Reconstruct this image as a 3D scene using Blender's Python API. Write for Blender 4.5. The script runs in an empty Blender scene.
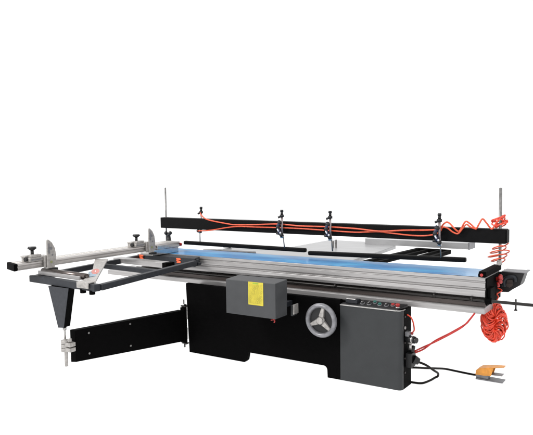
import bpy, bmesh, math, random
from mathutils import Vector, Matrix
random.seed(7)
S = bpy.context.scene
COL = S.collection
PI = math.pi

# ---------------------------------------------------------------- materials
def mat(name, col, rough=.5, metal=0., spec=.5, var=.12, vscale=30., stretch=(1, 1, 1), bump=.0, bscale=200., col2=None,
        coat=0.):
    m = bpy.data.materials.new(name); m.use_nodes = True
    nt = m.node_tree; N = nt.nodes; L = nt.links
    b = N['Principled BSDF']
    b.inputs['Metallic'].default_value = metal
    b.inputs['Specular IOR Level'].default_value = spec
    b.inputs['Coat Weight'].default_value = coat
    tc = N.new('ShaderNodeTexCoord'); mp = N.new('ShaderNodeMapping')
    mp.inputs['Scale'].default_value = stretch
    L.new(tc.outputs['Object'], mp.inputs['Vector'])
    n = N.new('ShaderNodeTexNoise'); n.inputs['Scale'].default_value = vscale; n.inputs['Detail'].default_value = 5
    L.new(mp.outputs[0], n.inputs['Vector'])
    mx = N.new('ShaderNodeMix'); mx.data_type = 'RGBA'
    c2 = col2 if col2 else tuple(min(1, c * (1 + 2 * var)) for c in col)
    c1 = col if col2 else tuple(c * (1 - 2 * var) for c in col)
    mx.inputs['A'].default_value = (*c1, 1); mx.inputs['B'].default_value = (*c2, 1)
    cr = N.new('ShaderNodeMapRange'); cr.inputs['From Min'].default_value = .3; cr.inputs['From Max'].default_value = .7
    L.new(n.outputs['Fac'], cr.inputs['Value']); L.new(cr.outputs[0], mx.inputs['Factor'])
    L.new(mx.outputs['Result'], b.inputs['Base Color'])
    r = N.new('ShaderNodeMapRange'); r.inputs['To Min'].default_value = max(.03, rough - .08); r.inputs['To Max'].default_value = min(1, rough + .1)
    L.new(n.outputs['Fac'], r.inputs['Value']); L.new(r.outputs[0], b.inputs['Roughness'])
    if bump:
        n2 = N.new('ShaderNodeTexNoise'); n2.inputs['Scale'].default_value = bscale; n2.inputs['Detail'].default_value = 3
        L.new(mp.outputs[0], n2.inputs['Vector'])
        bp = N.new('ShaderNodeBump'); bp.inputs['Strength'].default_value = bump; bp.inputs['Distance'].default_value = .002
        L.new(n2.outputs['Fac'], bp.inputs['Height']); L.new(bp.outputs[0], b.inputs['Normal'])
    return m

M = {}
M['black'] = mat('black_powder_coat', (.0016, .0015, .0016), .65, spec=.03, bump=.3, bscale=500)
M['black2'] = mat('black_beam_paint', (.0035, .0033, .0035), .55, spec=.09, bump=.25, bscale=400)
M['black_plastic'] = mat('black_plastic', (.012, .012, .013), .4, spec=.35)
M['frame'] = mat('anthracite_frame_paint', (.017, .019, .024), .5, spec=.3, bump=.2, bscale=400)
M['leg'] = mat('slate_leg_paint', (.026, .028, .034), .5, spec=.3, bump=.3, bscale=450)
M['grey'] = mat('dark_grey_powder_coat', (.028, .030, .032), .5, spec=.3, var=.04, vscale=9, bump=.35, bscale=600)
M['grey_box'] = mat('mid_grey_powder_coat', (.044, .046, .049), .48, spec=.4, var=.05, vscale=9, bump=.35, bscale=600)
M['alu'] = mat('brushed_aluminium', (.37, .360, .358), .36, metal=.6, var=.06, vscale=14, stretch=(.25, 3, 6), bump=.25, bscale=60)
M['alu_y'] = mat('brushed_aluminium_fence', (.42, .40, .385), .35, metal=.6, var=.07, vscale=14, stretch=(3, .25, 6), bump=.25, bscale=60)
M['steel'] = mat('bright_steel', (.46, .45, .44), .28, metal=.85, var=.1)
M['cast'] = mat('machined_cast_aluminium', (.36, .345, .33), .42, metal=.5, var=.12, vscale=40, bump=.4, bscale=120)
M['dark_rail'] = mat('dark_guide_rail', (.022, .017, .016), .4, metal=.2, spec=.4)
M['rod'] = mat('dark_steel_rod', (.02, .018, .017), .3, metal=.4, spec=.5)
M['roller'] = mat('worn_roller', (.10, .085, .08), .28, metal=.8, var=.2, stretch=(.4, 2, 2))
M['rear'] = mat('ground_steel_table', (.36, .36, .365), .35, metal=.45, var=.08, vscale=8, stretch=(.4, 2, 1))
M['red_hose'] = mat('orange_red_hose', (.64, .085, .03), .35, spec=.5, var=.12)
M['red_coil'] = mat('red_coil_hose', (.70, .055, .022), .3, spec=.55, var=.15)
M['red_dark'] = mat('dark_red_hose', (.42, .020, .016), .35, spec=.4)
M['red'] = mat('red_plastic', (.36, .02, .018), .35)
M['orange'] = mat('orange_red_clip', (.75, .11, .03), .4)
M['orange_hood'] = mat('orange_hood_paint', (.66, .27, .035), .45, var=.1)
M['pedal_grey'] = mat('pedal_grey_paint', (.17, .17, .18), .45, metal=.2)
M['teal'] = mat('teal_button', (.012, .12, .10), .35)
M['white'] = mat('white_plastic', (.7, .7, .72), .4)
M['blue_fit'] = mat('navy_fitting', (.012, .016, .05), .35)
M['wheel'] = mat('grey_wheel_rim', (.20, .20, .215), .33, metal=.35, spec=.5)
M['yellow'] = mat('yellow_label', (.50, .42, .035), .5, var=.05)
M['ink'] = mat('label_ink', (.20, .165, .015), .6)
M['ink_g'] = mat('label_green_ink', (.25, .36, .03), .6)
M['cable'] = mat('black_rubber_cable', (.005, .004, .003), .55, spec=.15)
M['sticker_blue'] = mat('sticker_pale_blue', (.20, .27, .33), .5)
M['sticker_red'] = mat('sticker_red', (.42, .15, .13), .5)
M['groove'] = mat('brown_groove_steel', (.060, .047, .043), .35, metal=.3, var=.2, vscale=10, stretch=(.3, 2, 4))  # brown tone paints in the reflection along the guide rail's top
M['cyl'] = mat('cylinder_tube', (.30, .25, .25), .3, metal=.5)
M['post'] = mat('dull_steel_post', (.22, .215, .21), .35, metal=.6)
M['sticker_olive'] = mat('olive_disc', (.22, .24, .10), .5)
M['polished'] = mat('polished_fence_tail', (.62, .61, .60), .16, metal=1., var=.04)
M['scale'] = mat('scale_strip', (.58, .55, .53), .4, metal=.2)

# blue protective film: wrinkled plastic, paler blue patches paint reflections into its colour
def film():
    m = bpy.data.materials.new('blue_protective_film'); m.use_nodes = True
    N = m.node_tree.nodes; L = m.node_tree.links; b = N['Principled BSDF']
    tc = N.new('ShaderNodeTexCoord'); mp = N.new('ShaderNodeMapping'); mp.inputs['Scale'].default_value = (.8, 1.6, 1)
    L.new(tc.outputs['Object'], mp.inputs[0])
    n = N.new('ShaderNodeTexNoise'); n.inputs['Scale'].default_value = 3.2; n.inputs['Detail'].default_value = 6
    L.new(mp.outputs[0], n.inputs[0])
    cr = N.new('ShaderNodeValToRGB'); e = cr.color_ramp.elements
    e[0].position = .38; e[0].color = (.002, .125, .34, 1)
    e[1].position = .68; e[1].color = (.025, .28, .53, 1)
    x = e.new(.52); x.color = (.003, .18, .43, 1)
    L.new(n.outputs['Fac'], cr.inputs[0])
    # the film turns paler and milky at its right-hand end
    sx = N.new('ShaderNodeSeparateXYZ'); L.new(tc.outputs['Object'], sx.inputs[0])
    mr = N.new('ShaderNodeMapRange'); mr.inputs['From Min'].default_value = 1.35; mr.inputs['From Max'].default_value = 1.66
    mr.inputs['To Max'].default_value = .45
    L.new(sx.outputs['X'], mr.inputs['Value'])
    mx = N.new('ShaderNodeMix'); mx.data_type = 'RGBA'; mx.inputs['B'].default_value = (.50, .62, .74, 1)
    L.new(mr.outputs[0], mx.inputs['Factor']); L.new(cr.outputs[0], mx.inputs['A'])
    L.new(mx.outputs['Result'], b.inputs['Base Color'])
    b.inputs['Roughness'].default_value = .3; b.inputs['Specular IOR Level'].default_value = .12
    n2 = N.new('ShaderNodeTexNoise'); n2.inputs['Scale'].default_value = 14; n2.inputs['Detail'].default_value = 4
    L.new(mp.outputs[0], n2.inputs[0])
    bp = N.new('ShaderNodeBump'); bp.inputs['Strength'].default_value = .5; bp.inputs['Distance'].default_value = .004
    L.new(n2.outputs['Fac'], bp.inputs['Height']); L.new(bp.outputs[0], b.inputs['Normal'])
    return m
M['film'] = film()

# ---------------------------------------------------------------- mesh helpers
class MB:
    """collects shapes (world coordinates) for one mesh object"""
    def __init__(s): s.bm = bmesh.new(); s.mi = 0; s.mats = []
    def use(s, m):
        if m not in s.mats: s.mats.append(m)
        s.mi = s.mats.index(m); return s
    def _f(s, vs, smooth=False):
        try: f = s.bm.faces.new(vs)
        except ValueError: return
        f.material_index = s.mi; f.smooth = smooth
    def hexa(s, P):                     # 8 points: bottom loop 4, top loop 4
        v = [s.bm.verts.new(p) for p in P]
        for a in ((0, 3, 2, 1), (4, 5, 6, 7), (0, 1, 5, 4), (1, 2, 6, 5), (2, 3, 7, 6), (3, 0, 4, 7)):
            s._f([v[i] for i in a])
        return s
    def box(s, x0, x1, y0, y1, z0, z1):
        return s.hexa([(x0, y0, z0), (x1, y0, z0), (x1, y1, z0), (x0, y1, z0), (x0, y0, z1), (x1, y0, z1), (x1, y1, z1), (x0, y1, z1)])
    def bar(s, a, b, w, h):             # rectangular bar a->b, width w sideways, height h (centred)
        a = Vector(a); b = Vector(b); d = (b - a).normalized()
        side = d.cross(Vector((0, 0, 1))).normalized() * w / 2; up = side.cross(d).normalized() * h / 2
        if up.z < 0: up = -up
        return s.hexa([a - side - up, a + side - up, b + side - up, b - side - up, a - side + up, a + side + up, b + side + up, b - side + up])
    def prism(s, pts, off):             # polygon + offset vector
        off = Vector(off); a = [s.bm.verts.new(p) for p in pts]; b = [s.bm.verts.new(Vector(p) + off) for p in pts]
        s._f(a[::-1]); s._f(b); n = len(a)
        for i in range(n): s._f([a[i], a[(i + 1) % n], b[(i + 1) % n], b[i]])
        return s
    def cyl(s, a, b, r, r2=None, n=20, cap=True):
        a = Vector(a); b = Vector(b); d = (b - a).normalized(); r2 = r if r2 is None else r2
        u = d.orthogonal().normalized(); w = d.cross(u)
        A = [s.bm.verts.new(a + (u * math.cos(t) + w * math.sin(t)) * r) for t in [2 * PI * i / n for i in range(n)]]
        B = [s.bm.verts.new(b + (u * math.cos(t) + w * math.sin(t)) * r2) for t in [2 * PI * i / n for i in range(n)]]
        for i in range(n): s._f([A[i], A[(i + 1) % n], B[(i + 1) % n], B[i]], True)
        if cap: s._f(A[::-1]); s._f(B)
        return s
    def ball(s, c, r, sc=(1, 1, 1)):
        g = bmesh.ops.create_uvsphere(s.bm, u_segments=14, v_segments=9, radius=r, matrix=Matrix.Translation(c) @ Matrix.Diagonal((*sc, 1)))
        for v in g['verts']:
            for f in v.link_faces: f.smooth = True; f.material_index = s.mi
        return s
    def tube(s, pts, r, n=10, smooth=6, flat=None):
        P = [Vector(p) for p in pts]
        if smooth > 1 and len(P) > 2:
            Q = []
            E = [2 * P[0] - P[1]] + P + [2 * P[-1] - P[-2]]
            for i in range(1, len(E) - 2):
                p0, p1, p2, p3 = E[i - 1:i + 3]
                for k in range(smooth):
                    t = k / smooth
                    Q.append(.5 * ((2 * p1) + (p2 - p0) * t + (2 * p0 - 5 * p1 + 4 * p2 - p3) * t * t + (3 * p1 - 3 * p2 + p3 - p0) * t ** 3))
            Q.append(P[-1]); P = Q
        T = [(P[min(i + 1, len(P) - 1)] - P[max(i - 1, 0)]).normalized() for i in range(len(P))]
        u = T[0].orthogonal().normalized(); rings = []
        for i, p in enumerate(P):
            u = (u - T[i] * u.dot(T[i])).normalized(); w = T[i].cross(u)
            rings.append([s.bm.verts.new(p + (u * math.cos(a) + w * math.sin(a)) * r) for a in [2 * PI * k / n for k in range(n)]])
        for A, B in zip(rings, rings[1:]):
            for k in range(n): s._f([A[k], A[(k + 1) % n], B[(k + 1) % n], B[k]], True)
        s._f(rings[0][::-1]); s._f(rings[-1])
        return s
    def ring(s, c, axis, R, r, n=48, m=14, squash=1.):
        c = Vector(c); d = Vector(axis).normalized(); u = d.orthogonal().normalized(); w = d.cross(u); G = []
        for i in range(n):
            t = 2 * PI * i / n; o = u * math.cos(t) + w * math.sin(t)
            G.append([s.bm.verts.new(c + o * (R + r * math.cos(a)) + d * (r * squash * math.sin(a))) for a in [2 * PI * k / m for k in range(m)]])
        for i in range(n):
            A, B = G[i], G[(i + 1) % n]
            for k in range(m): s._f([A[k], A[(k + 1) % m], B[(k + 1) % m], B[k]], True)
        return s

WPOS = {}
def finish(name, mb, parent=None, bevel=0., m=None):
    if m is not None and not mb.mats: mb.mats = [m]
    bm = mb.bm
    bmesh.ops.recalc_face_normals(bm, faces=bm.faces)
    xs = [v.co.copy() for v in bm.verts]
    lo = Vector([min(c[i] for c in xs) for i in range(3)]); hi = Vector([max(c[i] for c in xs) for i in range(3)])
    c = Vector(((lo.x + hi.x) / 2, (lo.y + hi.y) / 2, lo.z))
    bmesh.ops.translate(bm, verts=bm.verts, vec=-c)
    me = bpy.data.meshes.new(name); bm.to_mesh(me); bm.free()
    for k in mb.mats: me.materials.append(M[k])
    o = bpy.data.objects.new(name, me); COL.objects.link(o)
    if parent: o.parent = parent; o.location = c - WPOS[parent.name]
    else: o.location = c
    WPOS[o.name] = c
    if bevel:
        b = o.modifiers.new('bevel', 'BEVEL'); b.width = bevel; b.segments = 2; b.limit_method = 'ANGLE'; b.angle_limit = .6
        b.harden_normals = False
    return o
def part(name, parent, m, fn, bevel=0., label=None):
    mb = MB().use(m); fn(mb); o = finish(name, mb, parent, bevel)
    if label: o['label'] = label
    return o
def tag(o, label, cat, group=None):
    o['label'] = label; o['category'] = cat
    if group: o['group'] = group
    return o

# ---------------------------------------------------------------- the machine
saw = bpy.data.objects.new('panel_saw', None); COL.objects.link(saw)
saw.location = (-1.1, .5, 0); WPOS['panel_saw'] = Vector((-1.1, .5, 0))
tag(saw, 'long black and grey sliding table panel saw with blue filmed aluminium table', 'panel saw')

# --- black base cabinet with an arch between its feet
def body(mb):
    def arc(cx, cz, r, a0, a1, n=6): return [(cx + r * math.cos(a0 + (a1 - a0) * i / n), cz + r * math.sin(a0 + (a1 - a0) * i / n)) for i in range(n + 1)]
    prof = [(-2.092, 0), (-1.462, 0), (-1.436, .022), (-1.422, .088)] + [(-1.415, .094)]
    prof += arc(-.672, .06, .034, PI / 2, 0)
    prof += [(-.636, .0), (-.40, 0), (-.40, .60), (-2.108, .60)]
    front = prof[:-2] + [(-.40, .60), (-.5175, .60), (-.5175, .648), (-2.12, .648)]
    mb.prism([(x, 0, z) for x, z in front], (0, .045, 0)); mb.prism([(x, .735, z) for x, z in prof], (0, .045, 0))
    mb.prism([(-.40, .045, .095), (-.40, .735, .095), (-.40, .735, .60), (-.40, .045, .60)], (-1.69, 0, 0))
    mb.hexa([(-2.108, .0455, .6002), (-.40, .0455, .6002), (-.40, .188, .6002), (-2.108, .188, .6002), (-2.118, .0455, .6405), (-.517, .0455, .6405), (-.517, .188, .612), (-2.12, .188, .612)])
base = part('base_cabinet', saw, 'black', body, .004)
part('top_support', saw, 'black', lambda b: b.box(-1.95, -.45, .215, .75, .6125, .655), 0)

# --- dark grey electrical cabinet on the right
def ebox(mb):
    P = [(-.516, .0), (-.035, .0)]
    P += [(-.035 + .033 * math.sin(a), .033 - .033 * math.cos(a)) for a in [PI / 2 * i / 6 for i in range(1, 7)]]
    P += [(-.002, .045), (-.516, .045)]
    mb.prism([(x, y - .006, 0.003) for x, y in P], (0, 0, .609))
ecab = bpy.data.objects.new('electrical_cabinet', None)
ec = part('electrical_cabinet', saw, 'black', lambda b: b.prism([(-.39, .04, 0), (-.004, .04, 0), (-.004, .2, 0), (-.39, .2, 0)], (0, 0, .614)), .004)
bpy.data.objects.remove(ecab)
part('cabinet_door', ec, 'grey', ebox, .003)
def cpanel(mb):
    mb.hexa([(-.513, -.004, .6125), (-.04, -.004, .6125), (-.012, .15, .6125), (-.513, .15, .6125),
             (-.513, .002, .620), (-.04, .002, .620), (-.014, .15, .636), (-.513, .15, .636)])
cp = part('control_panel', ec, 'black_plastic', cpanel, .003)
def pz(y): return .620 + y / .15 * .016
def sw(mb): mb.use('frame').box(-.485, -.385, .03, .10, pz(.03), pz(.03) + .03); mb.use('alu').box(-.475, -.395, .022, .05, pz(.03) + .031, pz(.03) + .038)
part('rocker_switch', ec, 'frame', sw, .003)
for i, (x, y, k) in enumerate([(-.345, .05, 'black_plastic'), (-.29, .05, 'black_plastic'), (-.262, .10, 'teal'), (-.205, .06, 'teal'), (-.15, .06, 'black_plastic'), (-.105, .08, 'red')]):
    def bt(mb, x=x, y=y, k=k):
        z = pz(y); mb.use('pedal_grey').cyl((x, y, z - .003), (x, y - .003, z + .007), .018)
        mb.use(k).cyl((x, y - .003, z + .007), (x, y - .005, z + .017), .013)
        if k == 'black_plastic': mb.use('alu').box(x - .004, x + .004, y - .018, y + .01, z + .0172, z + .022)
    part('push_button', ec, 'steel', bt)
def estop(mb):
    z = pz(.05); mb.use('steel').cyl((-.055, .05, z - .003), (-.055, .05, z + .006), .018)
    mb.use('red').cyl((-.055, .05, z + .006), (-.055, .048, z + .018), .012); mb.cyl((-.055, .048, z + .018), (-.055, .047, z + .028), .019, .015)
part('emergency_button', ec, 'red', estop, label='red mushroom emergency button')
def rim(mb):
    mb.bar((-.513, -.009, .612), (-.045, -.009, .612), .006, .008)
    mb.tube([(-.045, -.009, .612), (-.018, .0, .612), (-.004, .03, .613), (.0, .06, .616)], .004, 8)
part('panel_trim', ec, 'steel', rim)
for z in (.56, .475, .36, .24, .13): part('bolt', ec, 'post' if z == .475 else 'dark_rail', lambda b, z=z: b.cyl((-.006, .055, z), (.006, .055, z), .007 if z != .475 else .012, n=12))
# regulator, isolator and socket on the cabinet's right side
def reg(mb):
    mb.use('pedal_grey').box(.0, .03, .055, .10, .41, .445)
    mb.use('black_plastic').cyl((.0, .085, .39), (.075, .065, .388), .028); mb.cyl((.02, .10, .375), (.062, .13, .372), .02)
    mb.use('black_plastic').cyl((.075, .065, .388), (.092, .060, .387), .022); mb.use('steel').cyl((.05, .0655, .3884), (.06, .065, .3882), .0295); mb.use('red').cyl((.01, .11, .425), (.045, .11, .425), .010)
part('air_regulator', ec, 'black_plastic', reg, .002)
def fil(mb):
    mb.use('steel').cyl((.02, .11, .30), (.02, .11, .345), .013); mb.use('cast').cyl((.02, .11, .345), (.02, .11, .362), .018)
part('air_fitting', ec, 'steel', fil)
def sock(mb):
    mb.use('black_plastic').box(-.002, .045, .075, .165, .165, .275)
    mb.cyl((.045, .12, .225), (.078, .14, .205), .034, .026); mb.cyl((.02, .14, .275), (.035, .155, .32), .022, .012)
    mb.use('steel').cyl((.045, .16, .19), (.05, .16, .19), .006)
part('isolator_socket', ec, 'black_plastic', sock, .003)

# --- handwheel
hc = Vector((-.64, -.09, .487))
hw = part('handwheel', saw, 'wheel', lambda b: b.ring(hc, (0, 1, 0), .119, .019, squash=1.3))
def disc(mb):
    mb.cyl(hc + Vector((0, .005, 0)), hc + Vector((0, .016, 0)), .108, n=40)
part('web', hw, 'black_plastic', disc)
def hub(mb):
    mb.cyl(hc + Vector((0, -.022, 0)), hc + Vector((0, .09, 0)), .032, .030, 28)
    mb.cyl(hc + Vector((0, -.030, 0)), hc + Vector((0, -.022, 0)), .024, .032, 28)
part('hub', hw, 'cast', hub)
for a in (80, 205, 318):
    t = math.radians(a); d = Vector((math.cos(t), 0, math.sin(t))); s_ = Vector((-math.sin(t), 0, math.cos(t)))
    def spk(mb, d=d, s_=s_):
        p = lambda r, w, y: hc + d * r + s_ * w + Vector((0, y, 0))
        mb.hexa([p(.028, -.026, .004), p(.108, -.015, .004), p(.108, .015, .004), p(.028, .026, .004), p(.03, -.02, -.018), p(.106, -.010, -.008), p(.106, .010, -.008), p(.03, .02, -.018)])
    part('spoke', hw, 'cast', spk, .004)

# --- grey scoring-unit box with the yellow label
gb = part('motor_cover', saw, 'grey_box', lambda b: b.hexa([(-1.383, -.35, .515), (-.901, -.35, .515), (-.905, -.172, .515), (-1.383, -.172, .515),
      (-1.383, -.35, .797), (-.901, -.35, .797), (-.901, -.172, .806), (-1.383, -.172, .806)]), .004)
def lab(mb):
    mb.use('yellow').box(-1.157, -1.013, -.3525, -.3505, .609, .794)
    mb.use('ink_g').box(-1.112, -1.058, -.3530, -.3524, .778, .789)
    r = random.Random(3); z = .768
    while z > .622:
        x = -1.147
        while x < -1.03:
            w = r.uniform(.006, .022); x1 = min(x + w, -1.023); mb.use('ink').box(x, x1, -.3530, -.3524, z, z + .0022); x = x1 + r.uniform(.003, .006)
        z -= .0085
part('warning_label', gb, 'yellow', lab)
part('mounting_arm', saw, 'frame', lambda b: (b.box(-1.30, -.96, -.171, .0, .56, .60), b.box(-1.30, -1.24, -.172, -.02, .60, .76)), 0)
def brk(mb): mb.use('grey').box(-.90, -.878, -.125, -.06, .50, .585); mb.use('cast').box(-.8775, -.865, -.13, -.06, .515, .595)
part('mounting_bracket', saw, 'cast', brk, .003)
part('cable_end', saw, 'red', lambda b: (b.tube([(-1.02, -.25, .52), (-1.0, -.25, .498), (-.965, -.25, .50), (-.94, -.24, .515)], .007, 8),
      b.tube([(-.99, -.25, .50), (-.975, -.25, .475), (-.98, -.25, .462)], .006, 8), b.tube([(-.985, -.25, .485), (-1.01, -.25, .478)], .005, 8)))

# --- aluminium sliding table
XL, XR = -2.885, .554
def extr(mb):
    prof = [(.195, .88), (.193, .856), (.204, .851), (.204, .842), (.196, .838), (.195, .806), (.212, .799), (.212, .789),
            (.193, .783), (.189, .758), (.194, .738), (.200, .735), (.30, .735), (.30, .72), (.52, .72), (.52, .735), (.600, .735), (.600, .88)]
    mb.prism([(XL, y, z) for y, z in prof], (XR - XL, 0, 0))
tb = part('sliding_table', saw, 'alu', extr, .0012)
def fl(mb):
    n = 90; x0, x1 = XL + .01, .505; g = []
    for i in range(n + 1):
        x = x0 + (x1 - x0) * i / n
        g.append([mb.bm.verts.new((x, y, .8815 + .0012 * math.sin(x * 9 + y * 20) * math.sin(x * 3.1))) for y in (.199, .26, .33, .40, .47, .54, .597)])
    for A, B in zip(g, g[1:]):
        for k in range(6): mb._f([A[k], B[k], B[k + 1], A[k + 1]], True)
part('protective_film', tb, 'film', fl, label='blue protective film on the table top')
part('end_plate', tb, 'black', lambda b: (b.box(XR + .0005, XR + .012, .203, .598, .675, .872), b.box(XR + .012, XR + .035, .21, .33, .70, .80)), .002)
part('guide_groove', saw, 'groove', lambda b: (b.use('groove').box(-2.95, .548, .222, .56, .661, .693), b.use('dark_rail').box(-2.94, .546, .26, .54, .6935, .7195)), 0)
def rail(mb):
    prof = [(.192, .612), (.192, .650), (.202, .658), (.24, .6605), (.56, .6605), (.56, .612)]
    mb.prism([(-3.37, y, z) for y, z in prof], (3.37 + .552, 0, 0))
rl = part('guide_rail', saw, 'alu', rail, .0015)
gr = part('guide_rod', saw, 'rod', lambda b: b.cyl((-2.95, .205, .711), (1.35, .205, .711), .0115, n=16))
def pin(mb): mb.cyl((.765, .205, .665), (.765, .205, .742), .006, n=10); mb.cyl((.765, .205, .66), (.765, .205, .668), .011, n=10)
part('cross_pin', gr, 'rod', pin)
for x in (-.66, .18, .46): part('stop_screw', gr, 'rod', lambda b, x=x: b.cyl((x, .185, .705), (x, .185, .732), .010, .008, 10))
part('rod_boss', gr, 'black', lambda b: b.cyl((.556, .205, .711), (.60, .205, .711), .022, n=18), .002)

# --- end bar, red knob and moulded end tray
eb = part('end_bar', saw, 'black', lambda b: (b.box(.512, .566, .175, .60, .8855, .926), b.box(.506, .530, .183, .215, .8855, .91)), .003)
part('indicator', eb, 'red', lambda b: b.cyl((.535, .166, .902), (.535, .176, .902), .011))
def knob(mb):
    mb.cyl((.566, .46, .835), (.60, .46, .835), .016)
    for a in range(5):
        t = a * 2 * PI / 5; mb.ball((.595, .46 + .022 * math.cos(t), .835 + .022 * math.sin(t)), .016)
    mb.cyl((.585, .42, .812), (.60, .40, .79), .010)
part('clamp_knob', saw, 'red', knob)
def tray(mb):
    out = [(.555, .869), (.733, .869), (.705, .778), (.618, .716), (.556, .708)]
    hole = [(.590, .835), (.665, .838), (.668, .775), (.622, .742), (.585, .75)]
    mb.prism([(x, .615, z) for x, z in out], (0, .010, 0)); mb.prism([(x, .75, z) for x, z in out], (0, .010, 0))
    mb.prism([(out[0][0], .6255, out[0][1] - .004), (out[1][0], .6255, out[1][1] - .004), (out[1][0] - .004, .6255, out[1][1] - .01), (out[0][0], .6255, out[0][1] - .01)], (0, .124, 0))
    for a, b in ((1, 2), (2, 3), (3, 4)):
        (x0, z0), (x1, z1) = out[a], out[b]
        mb.prism([(x0, .6255, z0 - .004), (x1, .6255, z1), (x1 - .008, .6255, z1 + .008), (x0 - .008, .6255, z0 - .004)], (0, .124, 0))
tr = part('end_tray', saw, 'black_plastic', tray, .002)
part('tray_rim', tr, 'pedal_grey', lambda b: (b.box(.57, .745, .606, .622, .8695, .8765), b.box(.725, .745, .6225, .768, .8695, .8765), b.box(.57, .7245, .6225, .768, .8695, .8735)), .001)
def handle(mb):
    pts = [(.592, .60, .755), (.588, .60, .800), (.615, .598, .832), (.665, .598, .835), (.672, .60, .80)]
    mb.tube(pts, .014, 10)
part('handle', tr, 'frame', handle)
part('recess', tr, 'groove', lambda b: b.prism([(.600, .6135, .762), (.628, .6135, .748), (.655, .6135, .772), (.650, .6135, .81), (.612, .6135, .812)], (0, -.004, 0)))

# --- crosscut outrigger frame
Z = .845
A_ = Vector((-2.575, -1.31, Z)); B_ = Vector((-1.775, -1.36, Z)); C_ = Vector((-2.01, .05, Z)); D_ = Vector((-2.77, .09, Z))
def lerp(a, b, t): return a + (b - a) * t
def frame(mb):
    mb.bar(lerp(A_, B_, -.02), lerp(A_, B_, 1.0), .055, .052)
    mb.bar(lerp(B_, C_, .02), lerp(B_, C_, .965), .045, .046)
    mb.bar(lerp(A_, D_, .02), lerp(A_, D_, .965), .045, .046)
    mb.bar(lerp(A_, D_, .55), lerp(B_, C_, .55), .045, .040)
fr = part('crosscut_frame', saw, 'frame', frame, .004)
def inner(mb):
    mb.hexa([(-2.79, .055, .80), (-2.03, .03, .80), (-2.085, .172, .80), (-2.79, .172, .80), (-2.79, .055, .872), (-2.03, .03, .880), (-2.085, .172, .880), (-2.79, .172, .872)])
    mb.box(-2.04, -2.01, .055, .075, .845, .872); mb.box(-2.055, -2.03, .085, .13, .81, .835)
part('saddle', fr, 'frame', inner, .004)
for x, z in ((-2.72, .853), (-2.235, .848)):
    def clip(mb, x=x, z=z):
        y = .035; mb.tube([(x - .02, y, z + .016), (x + .03, y, z + .014), (x - .018, y, z), (x + .03, y, z - .014), (x - .015, y, z - .018)], .0075, 8, 4)
    part('lever_clip', fr, 'orange', clip, label='orange red lever clip')
# support beam with silver face, black end cap
p0 = Vector((-2.80, -.20, .85)); p1 = Vector((-2.13, -.245, .85))
part('telescopic_bar', fr, 'alu', lambda b: b.bar(p0, p1, .10, .046), .003)
part('bar_end_cap', fr, 'black', lambda b: b.bar(p1 + Vector((.001, 0, 0)), p1 + Vector((.055, -.003, 0)), .106, .050), .004)
# roller lying along the outer end
r0 = Vector((-2.56, -1.225, .894)); r1 = Vector((-2.00, -1.265, .894))
part('roller', fr, 'roller', lambda b: (b.cyl(r0, r1, .026, n=24), b.cyl(r0 - Vector((.02, 0, 0)), r1 + Vector((.02, 0, 0)), .010, n=12)))
def rcl(mb):
    mb.bar(r0 + Vector((.0, -.045, -.006)), r1 + Vector((-.02, -.045, -.006)), .012, .03); mb.bar(r0 + Vector((.0, .045, .008)), r1 + Vector((-.02, .045, .008)), .014, .016)
part('roller_guard', fr, 'alu', rcl, .002)
# cast mitre bracket with sticker
def plate(mb):
    mb.prism([(-2.50, -.74, .925), (-2.40, -.685, .925), (-1.81, -1.345, .874), (-1.965, -1.325, .874), (-2.045, -1.19, .8805), (-2.15, -1.11, .8865), (-2.19, -1.04, .8905)], (0, 0, .014))
    mb.box(-1.955, -1.83, -1.40, -1.388, .838, .884); mb.box(-1.955, -1.83, -1.3885, -1.33, .874, .884)
pl = part('mitre_bracket', fr, 'cast', plate, .003)
def stick(mb):
    def P(u, v): # along bracket length from outer end, across
        a = Vector((-1.965, -1.235, .8945)); e = Vector((-.42, .42, .034)); w = Vector((.055, .048, 0))
        return a + e * u + w * v
    mb.use('sticker_blue').prism([P(.0, -.35), P(.03, .4), P(.30, .1), P(.34, -.55), P(.15, -.6)], (0, 0, .001))
    c = P(.30, .35); r = []
    for i in range(18):
        t = 2 * PI * i / 18; r.append(P(.32 + .17 * math.cos(t), .12 + .42 * math.sin(t)) + Vector((0, 0, .0016)))
    mb.use('sticker_red').prism(r, (0, 0, .001))
    r = [P(.32 + .07 * math.cos(t), .12 + .05 * math.sin(t)) + Vector((0, 0, .0032)) for t in [2 * PI * i / 12 for i in range(12)]]
    mb.use('scale').prism(r, (0, 0, .0006))
part('sticker', pl, 'sticker_red', stick)
for x, y in ((-1.93, -1.36), (-1.82, -1.37)): part('foot_bolt', fr, 'black', lambda b, x=x, y=y: b.cyl((x, y, .795), (x, y, .825), .022, n=14), .002)

# --- crosscut fence
def fence(b):
    P = [(-2.5, -1.50, .936), (-2.497, -1.50, .952), (-2.504, -1.50, .957), (-2.504, -1.50, .968), (-2.497, -1.50, .973), (-2.50, -1.50, .987), (-2.665, -1.447, .987), (-2.665, -1.447, .936)]
    n = len(P); A = [b.bm.verts.new(p) for p in P]; B = [b.bm.verts.new((x, .36, z)) for x, y, z in P]
    b._f(A[::-1]); b._f(B)
    for i in range(n): b._f([A[i], A[(i + 1) % n], B[(i + 1) % n], B[i]])
fen = part('crosscut_fence', saw, 'alu_y', fence, .0015)
part('end_cap', fen, 'black', lambda b: b.prism([(-2.498, -1.535, .934), (-2.498, -1.502, .934), (-2.667, -1.448, .934), (-2.667, -1.481, .934)], (0, 0, .055)), .004)
part('scale_strip', fen, 'scale', lambda b: (b.use('scale').box(-2.60, -2.56, -1.48, .34, .9872, .9885), b.use('ink'), [b.box(-2.598, -2.58 + (.012 if k % 5 == 0 else 0), -1.47 + k * .03, -1.467 + k * .03, .9885, .9889) for k in range(60)]))
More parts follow.
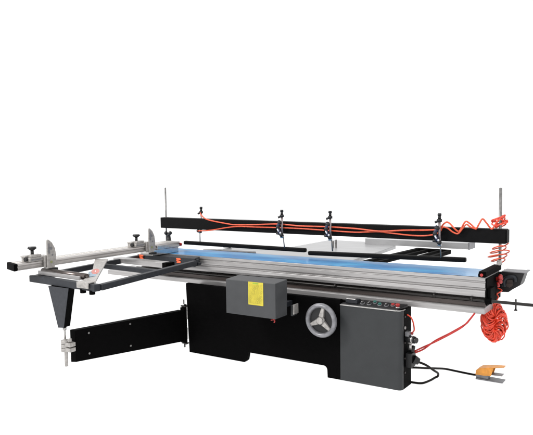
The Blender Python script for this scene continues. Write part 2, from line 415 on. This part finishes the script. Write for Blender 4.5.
part('fence_tail', fen, 'polished', lambda b: (b.box(-2.63, -2.495, -.03, .335, .884, .9355), b.box(-2.4965, -2.492, .03, .345, .9365, .976)), .002)
part('end_tip', fen, 'red', lambda b: b.cyl((-2.50, .362, .955), (-2.50, .38, .955), .016))

def stop(y, grn):
    s_ = part('flip_stop', saw, 'cast', lambda b: (b.box(-2.60, -2.492, y - .17, y + .035, .9892, 1.022), b.box(-2.60, -2.54, y - .18, y - .10, 1.022, 1.035), b.box(-2.491, -2.470, y - .05, y + .045, .93, 1.03)), .004)
    def fin(mb):
        P = [(-.035, .925), (-.035, 1.15), (-.022, 1.157), (.012, 1.13), (.038, 1.085), (.05, 1.03), (.045, .97), (.03, .925)]
        mb.prism([(-2.468, y + a, z) for a, z in P], (.014, 0, 0))
    part('stop_fin', s_, 'cast', fin, .003)
    for dy, z, r, k in ((.0, 1.085, .013, 'pedal_grey'), (.012, 1.03, .008, 'pedal_grey'), (.0, .975, .011, 'sticker_olive')):
        part('fin_hole', s_, k, lambda b, dy=dy, z=z, r=r: b.cyl((-2.4565, y + dy, z), (-2.4525, y + dy, z), r))
    part('stop_slot', s_, 'pedal_grey', lambda b: (b.box(-2.4915, -2.4895, y - .155, y - .065, 1.000, 1.010)))
    part('clamp_block', s_, 'cast', lambda b: (b.box(-2.545, -2.4955, y - .155, y - .06, 1.0225, 1.043)), .003)
    part('stop_lever', s_, 'pedal_grey', lambda b: b.hexa([(-2.452, y - .03, 1.045), (-2.448, y - .03, 1.045), (-2.448, y - .012, 1.042), (-2.452, y - .012, 1.042), (-2.452, y - .026, 1.125), (-2.448, y - .026, 1.125), (-2.448, y - .016, 1.125), (-2.452, y - .016, 1.125)]))
    def kn(mb):
        mb.use('black_plastic').cyl((-2.55, y - .105, 1.035), (-2.55, y - .105, 1.075), .013)
        mb.cyl((-2.55, y - .105, 1.075), (-2.55, y - .105, 1.088), .018, .034); mb.cyl((-2.55, y - .105, 1.088), (-2.55, y - .105, 1.102), .036, .030)
    part('stop_knob', s_, 'black_plastic', kn)
    part('stop_pin', s_, 'black_plastic', lambda b: b.cyl((-2.53, y - .19, 1.01), (-2.53, y - .165, 1.01), .016))
    part('stop_foot', s_, 'black_plastic', lambda b: b.box(-2.49, -2.45, y - .01, y + .06, .905, .924), .003)
stop(-1.225, 1); stop(-.085, 0)

# --- tapered support leg, pin and coupling
def leg(mb):
    y0, y1 = -1.375, -1.305
    mb.use('leg').hexa([(-2.205, y0 - .004, .505), (-2.140, y0 - .004, .512), (-2.140, y0 - .0005, .512), (-2.205, y0 - .0005, .505), (-2.305, y0 - .004, .818), (-2.070, y0 - .004, .818), (-2.070, y0 - .0005, .818), (-2.305, y0 - .0005, .818)])
    mb.use('black')  # leg behind its front plate coloured black to paint in the shaded side
    mb.hexa([(-2.205, y0, .505), (-2.140, y0, .512), (-2.155, y1, .512), (-2.205, y1, .505), (-2.305, y0, .818), (-2.070, y0, .818), (-2.085, y1, .818), (-2.305, y1, .818)])
lg = part('support_leg', saw, 'leg', leg, .006)
lg_pin = part('leg_pin', lg, 'steel', lambda b: (b.cyl((-2.178, -1.338, .40), (-2.178, -1.34, .508), .008), b.cyl((-2.179, -1.34, .485), (-2.178, -1.34, .504), .014)))
def coup(mb):
    for k, z in enumerate((.318, .348, .378)): mb.cyl((-2.178, -1.335, z), (-2.178, -1.335, z + .026), .036, n=18)
    mb.box(-2.20, -2.10, -1.36, -1.305, .322, .352); mb.box(-2.20, -2.10, -1.36, -1.305, .362, .392)
    mb.cyl((-2.176, -1.335, .20), (-2.178, -1.335, .41), .013)
    mb.cyl((-2.13, -1.335, .395), (-2.13, -1.335, .42), .016)
sa = part('swing_arm', saw, 'black', lambda b: b.hexa([(-2.205, -1.27, .212), (-2.14, -1.27, .222), (-2.10, -.06, .115), (-2.165, -.06, .113),
      (-2.205, -1.27, .468), (-2.14, -1.27, .470), (-2.10, -.06, .405), (-2.165, -.06, .405)]), .004)
part('coupling', sa, 'cast', coup, .002)
for y, z in ((-1.15, .425), (-1.15, .262), (-.72, .41), (-.72, .225)):
    part('arm_bolt', sa, 'post', lambda mb, y=y, z=z: mb.cyl((-2.138 + .033 * (y + 1.27), y, z), (-2.130 + .033 * (y + 1.27), y, z), .008, n=12))
def hinge(mb):
    mb.use('black').box(-2.14, -2.095, -.062, -.018, .10, .43); mb.cyl((-2.105, -.028, .08), (-2.105, -.028, .455), .013)
    mb.use('steel').cyl((-2.095, -.018, .13), (-2.095, -.018, .235), .007); mb.cyl((-2.095, -.018, .315), (-2.095, -.018, .40), .007)
    mb.use('rod').cyl((-2.12, -.03, .455), (-2.12, -.03, .50), .006); mb.box(-2.15, -2.09, -.045, -.010, .432, .445); mb.box(-2.14, -2.085, -.045, -.010, .085, .097)
    mb.cyl((-2.12, -.03, .05), (-2.12, -.03, .085), .007)
part('hinge', sa, 'black', hinge, .002)

# --- overhead beam on two threaded rods
YB = .575
bm_ = part('overhead_beam', saw, 'black2', lambda b: b.box(-2.955, .604, YB, YB + .085, 1.090, 1.202), .004)
part('beam_end_cap', bm_, 'black2', lambda b: (b.box(.6045, .613, YB + .005, YB + .080, 1.095, 1.197)), .003)
for x, r in ((-2.895, .009), (.557, .0115)):
    def post(mb, x=x, r=r):
        mb.cyl((x, .60, .89), (x, .60, 1.517), r, n=14)
        mb.cyl((x, .60, 1.5175), (x, .60, 1.521), r * .8, r * .6, n=14)
    part('post', saw, 'post', post)
def clampk(mb):
    x = -2.862; mb.cyl((x, .60, .915), (x, .60, 1.005), .034, .018, 14); mb.cyl((x, .60, 1.0), (x, .60, 1.03), .018, .02, 14)
    mb.ball((x - .03, .59, 1.035), .02); mb.ball((x + .03, .59, 1.038), .02); mb.box(x - .03, x + .03, .588, .604, 1.018, 1.042)
part('post_clamp', saw, 'black_plastic', clampk)
part('post_foot', saw, 'cast', lambda b: (b.cyl((.557, .58, .9265), (.557, .58, .965), .022, .016, 18), b.box(.545, .57, .54, .57, .927, .942)), .002)

# --- pressure bars under the beam
def pbar(mb, x0, x1, z0, z1): mb.bar((x0, .585, z0), (x1, .585, z1), .045, .038)
part('pressure_bar', saw, 'black2', lambda b: pbar(b, -2.63, -1.165, .947, .945), .010)
part('pressure_bar', saw, 'black2', lambda b: pbar(b, -1.135, .302, .922, .948), .010)

# --- pneumatic cylinders
def cylr(x, front):
    yc = .525 if front else .69
    xr = x
    if not front: x -= .065
    o = part('air_cylinder', saw, 'cyl', lambda b: b.cyl((x, yc, 1.075), (x, yc, 1.25), .010, n=18))
    def head(mb):
        mb.cyl((x, yc, 1.25), (x, yc, 1.272), .020, n=16); mb.cyl((x, yc, 1.272), (x, yc, 1.30), .012, n=12); mb.cyl((x, yc, 1.30), (x, yc, 1.318), .017, .014, n=14)
        mb.cyl((x, yc, 1.26), (x - .030, yc - .02, 1.245), .010, n=12)
    part('cylinder_head', o, 'black_plastic', head)
    def foot(mb):
        if not front:
            mb.use('steel').cyl((xr, .585, 1.055), (xr, .585, 1.088), .015, n=16); mb.use('black_plastic').ball((xr - .012, .57, 1.078), .017); mb.cyl((xr, .585, 1.07), (xr + .03, .57, 1.066), .009, n=12); return
        mb.use('steel').cyl((x, yc, 1.055), (x, yc, 1.08), .018, n=16)
        mb.use('black_plastic').ball((x + .006, yc - .022, 1.085), .020); mb.cyl((x, yc - .01, 1.09), (x - .045, yc - .03, 1.10), .011, n=12); mb.use('white').ball((x + .002, yc - .034, 1.105), .010)
    part('lower_fitting', o, 'steel', foot)
    if front:
        def elb(mb):
            mb.use('blue_fit').tube([(x - .025, yc - .02, 1.215), (x - .012, yc - .025, 1.195), (x - .025, yc - .03, 1.17), (x - .022, yc - .03, 1.14), (x - .005, yc - .03, 1.10)], .014, 10)
            mb.use('black_plastic').ball((x - .012, yc - .022, 1.20), .021); mb.ball((x - .026, yc - .03, 1.155), .019)
            mb.use('white').cyl((x - .022, yc - .046, 1.142), (x - .008, yc - .048, 1.118), .006, n=10)
        part('valve_tube', o, 'blue_fit', elb)
    part('piston_rod', o, 'post', lambda b: b.cyl((xr, .585 if not front else .565, .955), (xr, .585 if not front else .54, 1.09), .0055, n=12))
cylr(-2.42, False)
for x in (-1.385, -.88, .105): cylr(x, True)

# --- fixed table, rear rail and outrigger behind the blade line
ft = part('fixed_table', saw, 'rear', lambda b: b.prism([(-2.40, .615, .835), (-.74, .615, .835), (-.80, 1.48, .835), (-.84, 1.925, .835), (-1.21, 1.925, .835), (-1.22, 2.15, .835), (-1.75, 2.15, .835), (-1.78, 1.25, .835), (-2.3, 1.05, .835)], (0, 0, .034)), .003)
part('table_bracket', saw, 'black', lambda b: b.box(-2.0, -1.25, .62, .76, .656, .834), 0)
rr = part('extension_rail', saw, 'rear', lambda b: b.box(-1.199, -.075, 1.93, 2.13, .868, .935), .004)
part('rail_end_cap', rr, 'pedal_grey', lambda b: b.box(-.0745, -.060, 1.928, 2.132, .866, .937), .002)
def lat(mb):
    z = .845
    mb.bar((-.655, .70, z), (-.575, 1.86, z), .05, .035); mb.bar((-.545, .70, z), (-.465, 1.82, z), .035, .03)
    mb.bar((-.60, 1.88, z), (-.235, 1.86, z), .06, .035); mb.bar((-.36, 1.30, z), (-.34, 1.83, z), .035, .03); mb.bar((-.25, 1.28, z), (-.235, 1.83, z), .04, .035)
    mb.bar((-.575, 1.28, z), (-.23, 1.26, z), .05, .03); mb.box(-.66, -.50, .605, .70, .80, .86)
part('rear_outrigger', saw, 'black', lat, .003)
def guard(mb):
    mb.prism([(-2.36, .80, .870), (-2.20, .80, .870), (-2.23, .80, .925), (-2.33, .80, .925)], (0, .02, 0))
def dgrd(mb):
    z = .8705; mb.hexa([(-2.43, .62, z), (-1.75, .62, z), (-1.80, .70, z), (-2.35, .70, z), (-2.41, .62, z + .012), (-1.75, .62, z + .018), (-1.80, .69, z + .018), (-2.33, .69, z + .012)])
part('fence_rail', saw, 'pedal_grey', dgrd, .002)
for x0, x1, z1 in ((-1.325, -1.31, .955), (-1.36, -1.345, .94)): part('table_pin', ft, 'post', lambda b, x0=x0, x1=x1, z1=z1: b.box(x0, x1, 1.46, 1.48, .8695, z1), .002)
part('table_stop', ft, 'pedal_grey', lambda b: b.box(-2.40, -2.30, .93, .97, .8695, .915), .01)

# ---------------------------------------------------------------- air hoses (hang on the machine)
YH = .552
def hose(name, runs, r, m, label, cat='air hose', group=None):
    mb = MB().use(m)
    for pts, n in runs: mb.tube(pts, r, 10, n)
    return tag(finish(name, mb), label, cat, group)
# upper and lower lines tied along the beam
up = [(-2.47, .66, 1.255), (-2.42, .62, 1.232), (-2.30, .57, 1.196), (-2.05, YH, 1.165), (-1.93, YH, 1.157), (-1.7, YH, 1.166), (-1.44, YH - .004, 1.180), (-1.2, YH, 1.170), (-.93, YH, 1.172), (-.65, YH, 1.166), (-.42, YH - .012, 1.153), (-.2, YH, 1.168), (0, YH, 1.177), (.09, YH, 1.19)]
lo = [(-2.425, .560, 1.078), (-2.25, YH, 1.092), (-2.05, YH - .004, 1.125), (-1.9, YH - .004, 1.142), (-1.7, YH, 1.143), (-1.44, YH - .006, 1.147), (-1.2, YH, 1.146), (-.93, YH, 1.140), (-.65, YH, 1.134), (-.45, YH + .006, 1.146), (-.30, YH, 1.138), (-.14, YH, 1.128), (0, YH, 1.133), (.09, YH, 1.158)]
wv = lambda pts: pts
hose('upper_air_hose', [(up + [(.14, YH - .01, 1.238), (.17, YH, 1.243), (.235, YH - .01, 1.185), (.26, YH, 1.182), (.305, YH - .01, 1.255), (.34, YH, 1.24), (.385, YH, 1.205), (.41, YH - .005, 1.24), (.435, YH, 1.28), (.465, YH, 1.25), (.505, YH, 1.205), (.54, YH - .01, 1.25), (.565, YH, 1.29)], 6)], .0068, 'red_hose',
     'upper orange red air hose, fixed above the leftmost cylinder, waving over the right beam end')
hose('lower_air_hose', [(lo + [(.125, YH - .012, 1.205), (.165, YH - .015, 1.20), (.21, YH - .015, 1.170), (.25, YH - .015, 1.160), (.285, YH - .015, 1.20), (.315, YH - .012, 1.235), (.345, YH - .012, 1.215), (.39, YH, 1.198)], 6)], .0064, 'red_hose',
     'lower orange red air hose, starting under the leftmost cylinder along the black beam front')
# tangle around the right-hand post above the beam
rng = random.Random(5); tan = []
for i in range(120):
    t = i / 119 * 2 * PI * 6.2
    tan.append((.557 + (.040 + .020 * math.sin(t * .37)) * math.cos(t) + .01 * math.sin(t * .13), 0.57 + .036 * math.sin(t), 1.262 + .050 * math.sin(t * .81 + 1) * math.cos(t * .23)))
hose('hose_tangle', [(tan, 3)], .0052, 'red_coil', 'tight tangle of orange red hose round the right post on the beam', 'hose')
# thin spiral under the beam end
sp = []
for i in range(150):
    u = i / 149; t = u * 2 * PI * 4.2 + .4
    sp.append((.553 + (.064 - .016 * math.sin(u * 9)) * math.cos(t) - .012 * u, .60 + .06 * math.sin(t), 1.078 - .135 * u + .026 * math.sin(t + 2.2)))
hose('spiral_hose', [(sp, 2)], .0050, 'red_hose', 'thin red spiral hose winding loosely round the right post under the beam', 'hose')
# big hanging coil under the table end
co = []
C0 = Vector((.552, .46, .507)); ux = Vector((math.cos(math.radians(22)), math.sin(math.radians(22)), 0)); uz = Vector((0, 0, 1)); un = ux.cross(uz)
NL = 84
jr = random.Random(11); JT = [(jr.uniform(-.5, .5), jr.uniform(-.012, .012), jr.uniform(-.012, .012), jr.uniform(.78, 1.08)) for _ in range(NL + 2)]
for i in range(NL * 16):
    j0 = JT[i // 16]; j1 = JT[i // 16 + 1]; q = (i % 16) / 16; q = q * q * (3 - 2 * q); jt = [a + (b - a) * q for a, b in zip(j0, j1)]
    ph = 2 * PI * i / 16; th = 2 * PI * i / (NL * 16) * 2.93 + .55 * math.sin(ph + jt[0]) + jt[0] * .5
    k = 1 + .10 * math.sin(th * 3.3 + 1) + .10 * math.sin(i / 16 * 2.4)
    cdir = ux * math.cos(th) + uz * math.sin(th)
    k *= jt[3]
    c = C0 + ux * jt[1] + uz * jt[2] + ux * (.042 * math.cos(th)) + uz * (.102 * math.sin(th)) + un * (.012 * math.sin(th * 2.5))
    co.append(c + cdir * (.047 * k * math.cos(ph)) + un * (.047 * k * math.sin(ph)))
tail = [(.566, .50, .76), (.60, .49, .745), (.572, .46, .72), (.585, .45, .70), (.565, .46, .665)]
hose('coiled_air_hose', [(co, 1), (tail, 8)], .0050, 'red_coil', 'big bright red coiled hose hanging in a dense oval bundle under the right table end', 'coiled hose')
hose('supply_hose', [([(.483, .19, .615), (.455, .19, .575), (.405, .19, .513), (.33, .19, .455), (.2, .185, .37), (.1, .18, .312), (.028, .155, .27)], 8),
                     ([(.478, .205, .610), (.44, .205, .555), (.41, .20, .520), (.30, .20, .442), (.19, .195, .372), (.1, .18, .295), (.028, .155, .258)], 8)], .0062, 'red_dark',
     'dark red twin hose rising from the cabinet side to the table rail')
hose('cabinet_hose', [([(.0, .10, .568), (.02, .125, .545), (.03, .15, .50), (.032, .165, .44), (.03, .13, .425)], 8)], .0055, 'red_coil',
     'short red tube curving down the black cabinet side to the regulator')

# ---------------------------------------------------------------- cables and pedal
hose('power_cable', [([(.06, .14, .205), (.11, .20, .17), (.14, .30, .105), (.14, .40, .055), (.125, .44, .018), (.11, .42, .0095), (.10, .33, .0095), (.07, .235, .0095), (.0, .215, .0095), (-.09, .225, .0095)], 8)], .0088, 'cable',
     'black cable looping from the cabinet socket to the floor and back', 'cable')
hose('pedal_cable', [([(-.05, .215, .12), (.02, .235, .125), (.06, .34, .10), (.09, .50, .06), (.125, .62, .03), (.19, .66, .014), (.28, .66, .0095), (.36, .64, .014), (.385, .628, .028)], 8)], .0085, 'cable',
     'black cable running along the floor to the orange foot pedal', 'cable')
fp = bpy.data.objects.new('foot_pedal', None); COL.objects.link(fp); fp.location = (.49, .615, 0); WPOS['foot_pedal'] = Vector((.49, .615, 0))
tag(fp, 'small grey foot pedal under an orange hood on the floor', 'foot pedal')
def PP(pts, y0, y1, mb): mb.prism([(x, y0, z) for x, z in pts], (0, y1 - y0, 0))
part('base_plate', fp, 'pedal_grey', lambda b: PP([(.388, 0.002), (.595, .002), (.595, .008), (.40, .014), (.388, .012)], .565, .665, b), .002)
part('switch_body', fp, 'pedal_grey', lambda b: PP([(.388, .0125), (.48, .010), (.48, .04), (.40, .046), (.386, .036)], .578, .652, b), .003)
part('pedal_plate', fp, 'pedal_grey', lambda b: PP([(.43, .046), (.585, .052), (.588, .058), (.43, .054)], .583, .647, b), .002)
def hood(mb):
    side = [(.386, .040), (.392, .072), (.42, .092), (.50, .108), (.525, .110), (.505, .046), (.45, .040)]
    PP(side, .570, .5735, mb); PP(side, .6565, .660, mb)
    top = [(.386, .040), (.392, .0725), (.42, .0925), (.50, .1085), (.600, .122)]
    for (x0, z0), (x1, z1) in zip(top, top[1:]):
        w0, w1 = (.568, .662) if x1 < .55 else (.568, .662)
        mb.hexa([(x0, w0, z0), (x1, w0 + (.02 if x1 > .55 else 0), z1), (x1, w1 - (.02 if x1 > .55 else 0), z1), (x0, w1, z0), (x0, w0, z0 + .004), (x1, w0 + (.02 if x1 > .55 else 0), z1 + .004), (x1, w1 - (.02 if x1 > .55 else 0), z1 + .004), (x0, w1, z0 + .004)])
part('hood', fp, 'orange_hood', hood, .001)

# ---------------------------------------------------------------- added white floor: made translucent so light from below washes out shadows
me = bpy.data.meshes.new('ground'); Rr = 60
me.from_pydata([(-Rr, -Rr, 0), (Rr, -Rr, 0), (Rr, Rr, 0), (-Rr, Rr, 0)], [], [(0, 1, 2, 3)])
gd = bpy.data.objects.new('ground', me); COL.objects.link(gd); gd['kind'] = 'structure'
gm = bpy.data.materials.new('white_translucent_floor'); gm.use_nodes = True
N = gm.node_tree.nodes; L = gm.node_tree.links
for n in list(N): N.remove(n)
out = N.new('ShaderNodeOutputMaterial'); tl = N.new('ShaderNodeBsdfTranslucent'); df = N.new('ShaderNodeBsdfDiffuse'); ms = N.new('ShaderNodeMixShader')
tc = N.new('ShaderNodeTexCoord'); nz = N.new('ShaderNodeTexNoise'); nz.inputs['Scale'].default_value = 3; cr = N.new('ShaderNodeValToRGB')
cr.color_ramp.elements[0].color = (.97, .97, .97, 1); cr.color_ramp.elements[1].color = (.985, .985, .985, 1)
L.new(tc.outputs['Object'], nz.inputs[0]); L.new(nz.outputs['Fac'], cr.inputs[0]); L.new(cr.outputs[0], tl.inputs[0]); L.new(cr.outputs[0], df.inputs[0])
ms.inputs[0].default_value = .2
L.new(tl.outputs[0], ms.inputs[1]); L.new(df.outputs[0], ms.inputs[2]); L.new(ms.outputs[0], out.inputs[0])
me.materials.append(gm)

w = bpy.data.worlds.new('World'); S.world = w; w.use_nodes = True
w.node_tree.nodes['Background'].inputs[0].default_value = (1, 1, 1, 1)
w.node_tree.nodes['Background'].inputs[1].default_value = 1.28

def area(loc, target, size, power, col=(1, 1, 1)):
    l = bpy.data.lights.new('studio_lamp', 'AREA'); l.shape = 'SQUARE'; l.size = size; l.energy = power; l.color = col
    o = bpy.data.objects.new('studio_lamp', l); COL.objects.link(o); o.location = loc
    o.rotation_euler = (Vector(target) - Vector(loc)).to_track_quat('-Z', 'Y').to_euler()
area((-3.8, -4.2, 4.6), (-1, .2, .7), 1.8, 260, (1, .985, .965))

# ---------------------------------------------------------------- camera
yaw, pitch, roll = math.radians(33.68689), math.radians(3.86131), math.radians(-.78399)
f = Vector((-math.sin(yaw) * math.cos(pitch), math.cos(yaw) * math.cos(pitch), -math.sin(pitch)))
r = f.cross(Vector((0, 0, 1))).normalized(); u = r.cross(f)
r2 = math.cos(roll) * r + math.sin(roll) * u; u2 = -math.sin(roll) * r + math.cos(roll) * u
cam = bpy.data.cameras.new('camera'); co_ = bpy.data.objects.new('camera', cam); COL.objects.link(co_)
mtx = Matrix((r2, u2, -f)).transposed().to_4x4(); mtx.translation = Vector((1.798, -4.507, 1.649)); co_.matrix_world = mtx
cam.sensor_width = 36; cam.lens = 643.1677 / 533 * 36; cam.clip_end = 500; cam.clip_start = .05
S.camera = co_
S.view_settings.view_transform = 'Standard'; S.view_settings.look = 'None'; S.view_settings.exposure = 0; S.view_settings.gamma = 1
